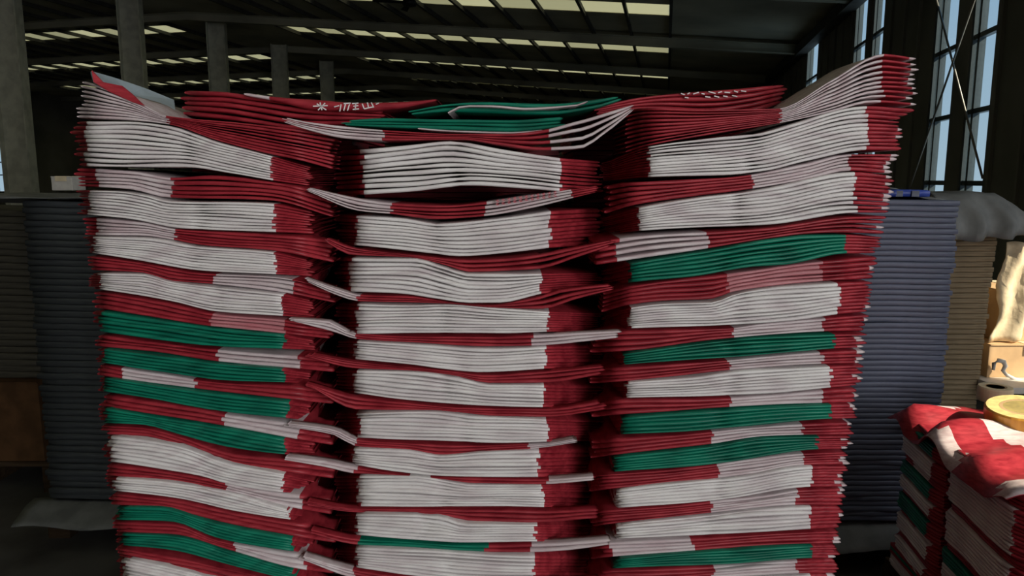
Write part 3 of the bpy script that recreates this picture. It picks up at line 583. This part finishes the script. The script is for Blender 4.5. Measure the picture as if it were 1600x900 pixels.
# protective sheets: wavy thin cloth
def cloth(name, P, nx, ny, matname, lab_, cat, thick=.004, wave=.008, parent=None):
    """P(u,v) -> camera-frame point"""
    pts = [[Vector(P(i/nx, j/ny)) for i in range(nx+1)] for j in range(ny+1)]
    al = [p for r_ in pts for p in r_]; base = Vector((sum(p.x for p in al)/len(al), sum(p.y for p in al)/len(al), min(p.z for p in al)))
    bm = bmesh.new(); vs = [[bm.verts.new(p-base+Vector((random.uniform(-1, 1), random.uniform(-1, 1), random.uniform(-1, 1)))*wave*.3) for p in r_] for r_ in pts]
    for j in range(ny):
        for i in range(nx): bm.faces.new((vs[j][i], vs[j][i+1], vs[j+1][i+1], vs[j+1][i]))
    bmesh.ops.recalc_face_normals(bm, faces=bm.faces); bmesh.ops.solidify(bm, geom=bm.faces[:], thickness=thick)
    me = bpy.data.meshes.new(name); bm.to_mesh(me); bm.free(); me.materials.append(M[matname]); me.polygons.foreach_set('use_smooth', [True]*len(me.polygons))
    return tag(link(name, me, None, c2w(*base), TH), lab_, cat)
def lerp(a, b_, t): return a+(b_-a)*t
# flared film under the left stack, draped over its pallet
cloth('plastic_sheet', lambda u, v: (lerp(-2.02, -1.16, u), lerp(2.79, 2.95, v)-.02*math.sin(u*3), .172-(1-v)**1.4*.055+.008*math.sin(u*13)*(1-v)-.02*max(0, .2-u)), 18, 6, 'film', 'grey plastic sheet flaring out under the dark left stack', 'sheet')
cloth('plastic_sheet', lambda u, v: (lerp(.92, 1.66, u), lerp(2.60, 2.76, v), .172-(1-v)**1.4*.06+.008*math.sin(u*11)*(1-v)), 16, 6, 'film', 'grey plastic sheet under the grey-blue right stack', 'sheet')
cloth('plastic_sheet', lambda u, v: (lerp(-2.3, -1.2, u), lerp(2.86, 3.5, v), 1.428+.012*math.sin(u*9)*math.sin(v*5)+(.02 if v > .4 else 0)*u-(.03 if u < .1 else 0)), 16, 8, 'film', 'pale grey sheet lying on top of the left stack', 'sheet')
# bright blue bags on the right stack
bm_ = slab_mesh(.36, .3, .028, 'bluetop', .012)
o = link('folded_bag', bm_, None, c2w(1.36, 2.78, 1.432), TH-.25); tag(o, 'bright blue folded bag lying on the grey-blue right stack', 'bag')
for k in range(6):
    m_ = MB(); m_.box(-.15+k*.055, -.125+k*.055, -.004, .012, .004, .026); m_.build('printed_stripe', 'blue', o)
cloth('plastic_sheet', lambda u, v: (lerp(1.2, 1.64, u), lerp(2.80, 3.3, v), 1.474-.045*max(0, u-.55)/.45-.01*(1-v)+.006*math.sin(u*14+v*4)), 14, 8, 'film', 'grey-blue film over the top of the right stack', 'sheet')
# kraft board stack beside it, under a grey cover
pile('cardboard_sheet', 'taupe', 54, .16, 1.30, 1.79, 2.92, .20, .5, -.10, 'brown kraft board, %s of the board stack under the grey cover', 'cardboard', 'kraft boards beside the right stack', .003, .004, lean=.03, edge=.0025)
pallet(c2w(1.80, 2.93, 0), TH-.10, .24, .5, 'wooden pallet under the kraft board stack', .16)
def cover(u, v):
    # u across, v from front hem (0) over the ridge (.55) to the back
    lat = lerp(1.66, 2.12, u); peak = 1.452-.85*max(0, lat-1.925)-.005*math.sin(u*15)
    if v < .55:
        k = v/.55; hem = min(1.265+.03*u+.006*math.sin(u*22), peak-.05); fold = .05*abs(math.sin(u*13))**1.5*(1-k)**.8
        return (lat+.02*math.sin(v*9), lerp(2.80, 2.93, k**1.4)+fold-.03, lerp(hem, peak, k**.85))
    k = (v-.55)/.45
    return (lat, lerp(2.93, 3.5, k), peak-.02*k)
cloth('plastic_sheet', cover, 30, 14, 'film', 'grey cover draped over the kraft board stack at the right', 'cover', .004, .004)
# white board edge and cartons in the sun, right of the boards
def carton(loc, rz, W, D, H, lab_, m1='kraft'):
    r = empty('cardboard_box', loc, rz); tag(r, lab_, 'box')
    m_ = MB(); m_.box(-W/2, W/2, 0, D, 0, H); m_.build('body', m1, r, bevel=.004)
    for s_ in (-1, 1):
        m_ = MB(); m_.box(min(0, s_*W/2)+.002, max(0, s_*W/2)-.002, -.004, D+.004, H, H+.005); m_.build('flap', m1, r)
    m_ = MB(); m_.box(-.025, .025, -.006, D+.006, H+.005, H+.0065); m_.box(-.025, .025, -.006, -.0045, H*.72, H+.005); m_.build('tape_strip', 'cream', r)
tb = pix(1570, 612, 2.95)
r = empty('low_table', c2w(2.22, 2.78, 0), TH); tag(r, 'low table with a pale top edge carrying the sunlit cartons', 'table')
zt_ = pix(1570, 606, 2.78)[2]
m_ = MB(); m_.box(-.32, .42, 0, .75, zt_-.025, zt_); m_.build('table_top', 'white', r, bevel=.003)
for (x, y) in ((-.28, .04), (.38, .04), (-.28, .71), (.38, .71)):
    m_ = MB(); m_.box(x-.02, x+.02, y-.02, y+.02, 0, zt_-.025); m_.build('leg', 'steel', r)
carton(c2w(2.115, 2.93, zt_), TH+.0, .34, .3, pix(1590, 540, 2.93)[2]-zt_, 'lower sunlit cardboard box standing on the low table')
z2 = pix(1590, 540, 2.93)[2]+.0065
carton(c2w(2.16, 2.985, z2), TH+.05, .30, .28, pix(1590, 480, 2.95)[2]-z2+.06, 'upper sunlit cardboard box stacked on the lower box')
cloth('paper_sheet', lambda u, v: (pix(lerp(1576, 1614, u)+5*math.sin(v*11)*(1-u), 375, 2.95)[0]-.03*v*(1-u), 2.955+.012*math.sin(u*8+v*5), lerp(pix(1590, 378, 2.95)[2], z2+.006, v)), 8, 18, 'cream', 'crumpled cream paper standing in the sun against the upper box', 'paper', .004, .010)
m_ = MB(); q = [pix(x, y, 2.90) for (x, y) in ((1552, 578), (1553, 568), (1560, 563), (1568, 565), (1571, 572), (1567, 579), (1573, 586), (1585, 592), (1604, 597))]
b0 = Vector((q[0][0], 2.90, min(p[2] for p in q))); m_.tube([tuple(Vector(p)-b0) for p in q], [.006, .008, .009, .010, .009, .008, .007, .007, .007], 8)
o = m_.build('twisted_strap', 'white', None, c2w(*b0), TH, True); tag(o, 'twisted pale strap curling from the lower sunlit box', 'strap')

# ------------------------------------------------------------------ small bag stack in the lower right corner
ANG = TH+math.radians(-4.6)-math.pi/2          # bag noses face left, rows run towards the camera
C0 = c2w(1.335, 2.42, 0)
dirx = Vector((math.cos(ANG), math.sin(ANG), 0)); diry = Vector((-math.sin(ANG), math.cos(ANG), 0))
def small_bag(kd, s0, s1, zt, zb, zones, recl, recr, lb, sag=0.0, fy=0.0, back=.42):
    S = []; xs = sorted(set(list(np.linspace(s0, s1, 12))+[e for z in zones for e in z[:2] if s0 < e < s1]+[s0+.004, s1-.004])); p = random.uniform(0, 6)
    for x in xs:
        k = (x-s0)/(s1-s0); dz = -sag*k+.003*math.sin(x*18+p*.2); f = fy+random.uniform(-.001, .001)
        f += recl*sstep((s0+.03-x)/.03)+recr*sstep((x-(s1-.05))/.05)
        t = .45 if x in (xs[0], xs[-1]) else 1; m_ = (zt+zb)/2; h = (zt-zb)/2*.93*t
        S.append((x, f, m_+h+dz, m_-h+dz))
    segm = []
    for a, c in zip(xs[:-1], xs[1:]):
        q = 'r'
        for z in zones:
            if z[0] <= (a+c)/2 <= z[1]: q = z[2]
        segm.append(BAGM.index(q))
    um = (s0+s1)/2; zl = min(s[3] for s in S)
    V, Fc, MI = sheet_mesh([(s[0]-um, s[1], s[2]-zl, s[3]-zl) for s in S], segm, back)
    o = bag_object({'w': 'white_edged_bag', 'g': 'green_edged_bag', 'r': 'red_folded_bag'}[kd], V, Fc, MI, C0+dirx*um+Vector((0, 0, zl)), ANG)
    return tag(o, lb, 'bag', 'bags of the small stack at the lower right')
def small_col(s0, s1, z0, rows, cname):
    z = z0; cnt = 0; total = sum(r_[1] for r_ in rows)
    for (k, n, tk, zo) in rows:
        for i in range(n):
            q = [(s0+zo[0]*(s1-s0), s0+zo[1]*(s1-s0), k)] if k != 'r' else ([(s0+zo[0]*(s1-s0), s0+zo[1]*(s1-s0), 'p')] if zo else [])
            q = [(a+random.uniform(-.006, .006), c+random.uniform(-.006, .006), d) for a, c, d in q]
            small_bag(k, s0+random.uniform(-.006, .006), s1+random.uniform(-.006, .006), z, z-tk, q, .03, .02, '%s folded bag, %s in the %s column of the small corner stack' % (KN[k], count_word(cnt, total), cname), .012, .012 if k == 'r' else 0, .40)
            z -= tk; cnt += 1
    return z
R_ = .0105
e1 = small_col(-.02, .27, .705, [('r', 2, R_, None), ('g', 4, R_, (.06, .8)), ('r', 1, R_, None), ('w', 5, R_, (.06, .8)), ('r', 3, R_, (.3, .7)), ('g', 4, R_, (.06, .8)), ('r', 1, R_, None), ('w', 4, R_, (.06, .85)), ('r', 2, R_, None), ('g', 5, R_, (.06, .8)), ('r', 2, R_, (.5, .85)), ('w', 5, R_, (.06, .85)), ('r', 3, R_, None), ('w', 4, R_, (.06, .8))], 'far')
e2 = small_col(.29, .68, .705, [('r', 3, R_, None), ('w', 12, R_, (.05, .9)), ('r', 3, R_, None), ('w', 9, R_, (.05, .9)), ('r', 3, R_, None), ('g', 4, R_, (.05, .9)), ('w', 6, R_, (.05, .9))], 'near')
m_ = MB()
for (s0, s1, e) in ((-.02, .27, e1), (.29, .68, e2)):
    z = .15
    while z < e-.002: m_.box(s0, s1, random.uniform(0, .006), .40, z, min(e, z+.0105), random.choice([0, 1, 1, 2])); z += .012
o = m_.build('folded_bag_stack', ['w', 'r', 'g'], None, C0, ANG); tag(o, 'remaining bags in the base of the small corner stack', 'bag', kind='stuff')
pallet(C0+dirx*.33, ANG, .8, .42, 'wooden pallet under the small corner stack')
# crumpled loose bag on top of it
def crumple(u, v):
    s = lerp(-.05, .66, u); y = lerp(-.03, .36, v)
    z = .712+.03*math.exp(-((s-.02)/.05)**2)*(1-v*.5)+.05*math.exp(-((s-.22)/.07)**2-((v-.45)/.5)**2)-.03*math.exp(-((s-.13)/.04)**2)*(1-v)+.010*math.sin(s*31+v*6)
    if v < .12: z -= .045*(1-v/.12)*(1+.5*math.sin(s*17))
    p = C0+dirx*s+diry*y
    return (p.x*ct+p.y*st, -p.x*st+p.y*ct, max(z, .66))
o = cloth('folded_bag', crumple, 34, 14, 'r', 'crumpled red bag lying loose on top of the small corner stack', 'bag', .003, .004)
o.data.materials.append(M['p'])
for p in o.data.polygons:
    if math.sin(p.center.x*23+p.center.y*5)+math.sin(p.center.y*17+1) > .75 and p.normal.z > .3: p.material_index = 1
# tape rolls
def roll(loc, R, H, lab_, m1, m2, tilt=(0, 0)):
    r = empty('tape_roll', loc); r.rotation_euler = (tilt[0], tilt[1], 0); tag(r, lab_, 'tape roll', 'tape rolls on the corner stack')
    m_ = MB(); m_.lathe([(R*.62, 0), (R*.97, 0), (R, .004), (R, H-.004), (R*.97, H), (R*.62, H), (R*.62, 0)], 36, 0); m_.build('tape', m1, r)
    m_ = MB(); m_.lathe([(R*.52, .001), (R*.615, .001), (R*.615, H+.0005), (R*.52, H+.0005), (R*.52, .001)], 36, 0); m_.build('core', 'kraft', r)
    m_ = MB(); m_.lathe([(R*.63, H+.0003), (R*.95, H+.0003), (R*.95, H+.0015), (R*.63, H+.0015), (R*.63, H+.0003)], 36, 0); m_.build('wound_face', m2, r)
tp = pix(1606, 648, 2.22)
roll(c2w(tp[0], 2.24, 0.745), .105, .045, 'large amber tape roll lying on the crumpled red bag', 'yellow', 'paleyel', (.10, -.08))
tp = pix(1546, 628, 2.50)
roll(c2w(tp[0]+.03, 2.52, .725), .055, .05, 'small pale tape roll behind the amber one', 'cream', 'cream', (0, 0))

# ------------------------------------------------------------------ left edge, far things in the dark
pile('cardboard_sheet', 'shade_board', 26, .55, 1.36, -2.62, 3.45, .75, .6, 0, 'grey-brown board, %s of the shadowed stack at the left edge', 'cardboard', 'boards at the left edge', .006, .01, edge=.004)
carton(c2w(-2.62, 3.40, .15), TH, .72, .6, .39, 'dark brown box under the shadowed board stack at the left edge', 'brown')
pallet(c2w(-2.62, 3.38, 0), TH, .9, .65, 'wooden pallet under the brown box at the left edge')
wb = pix(98, 303, 3.2)
carton(c2w(wb[0], 3.2, 1.452), TH, .09, .10, .055, 'small white box standing on the left stack', 'white')
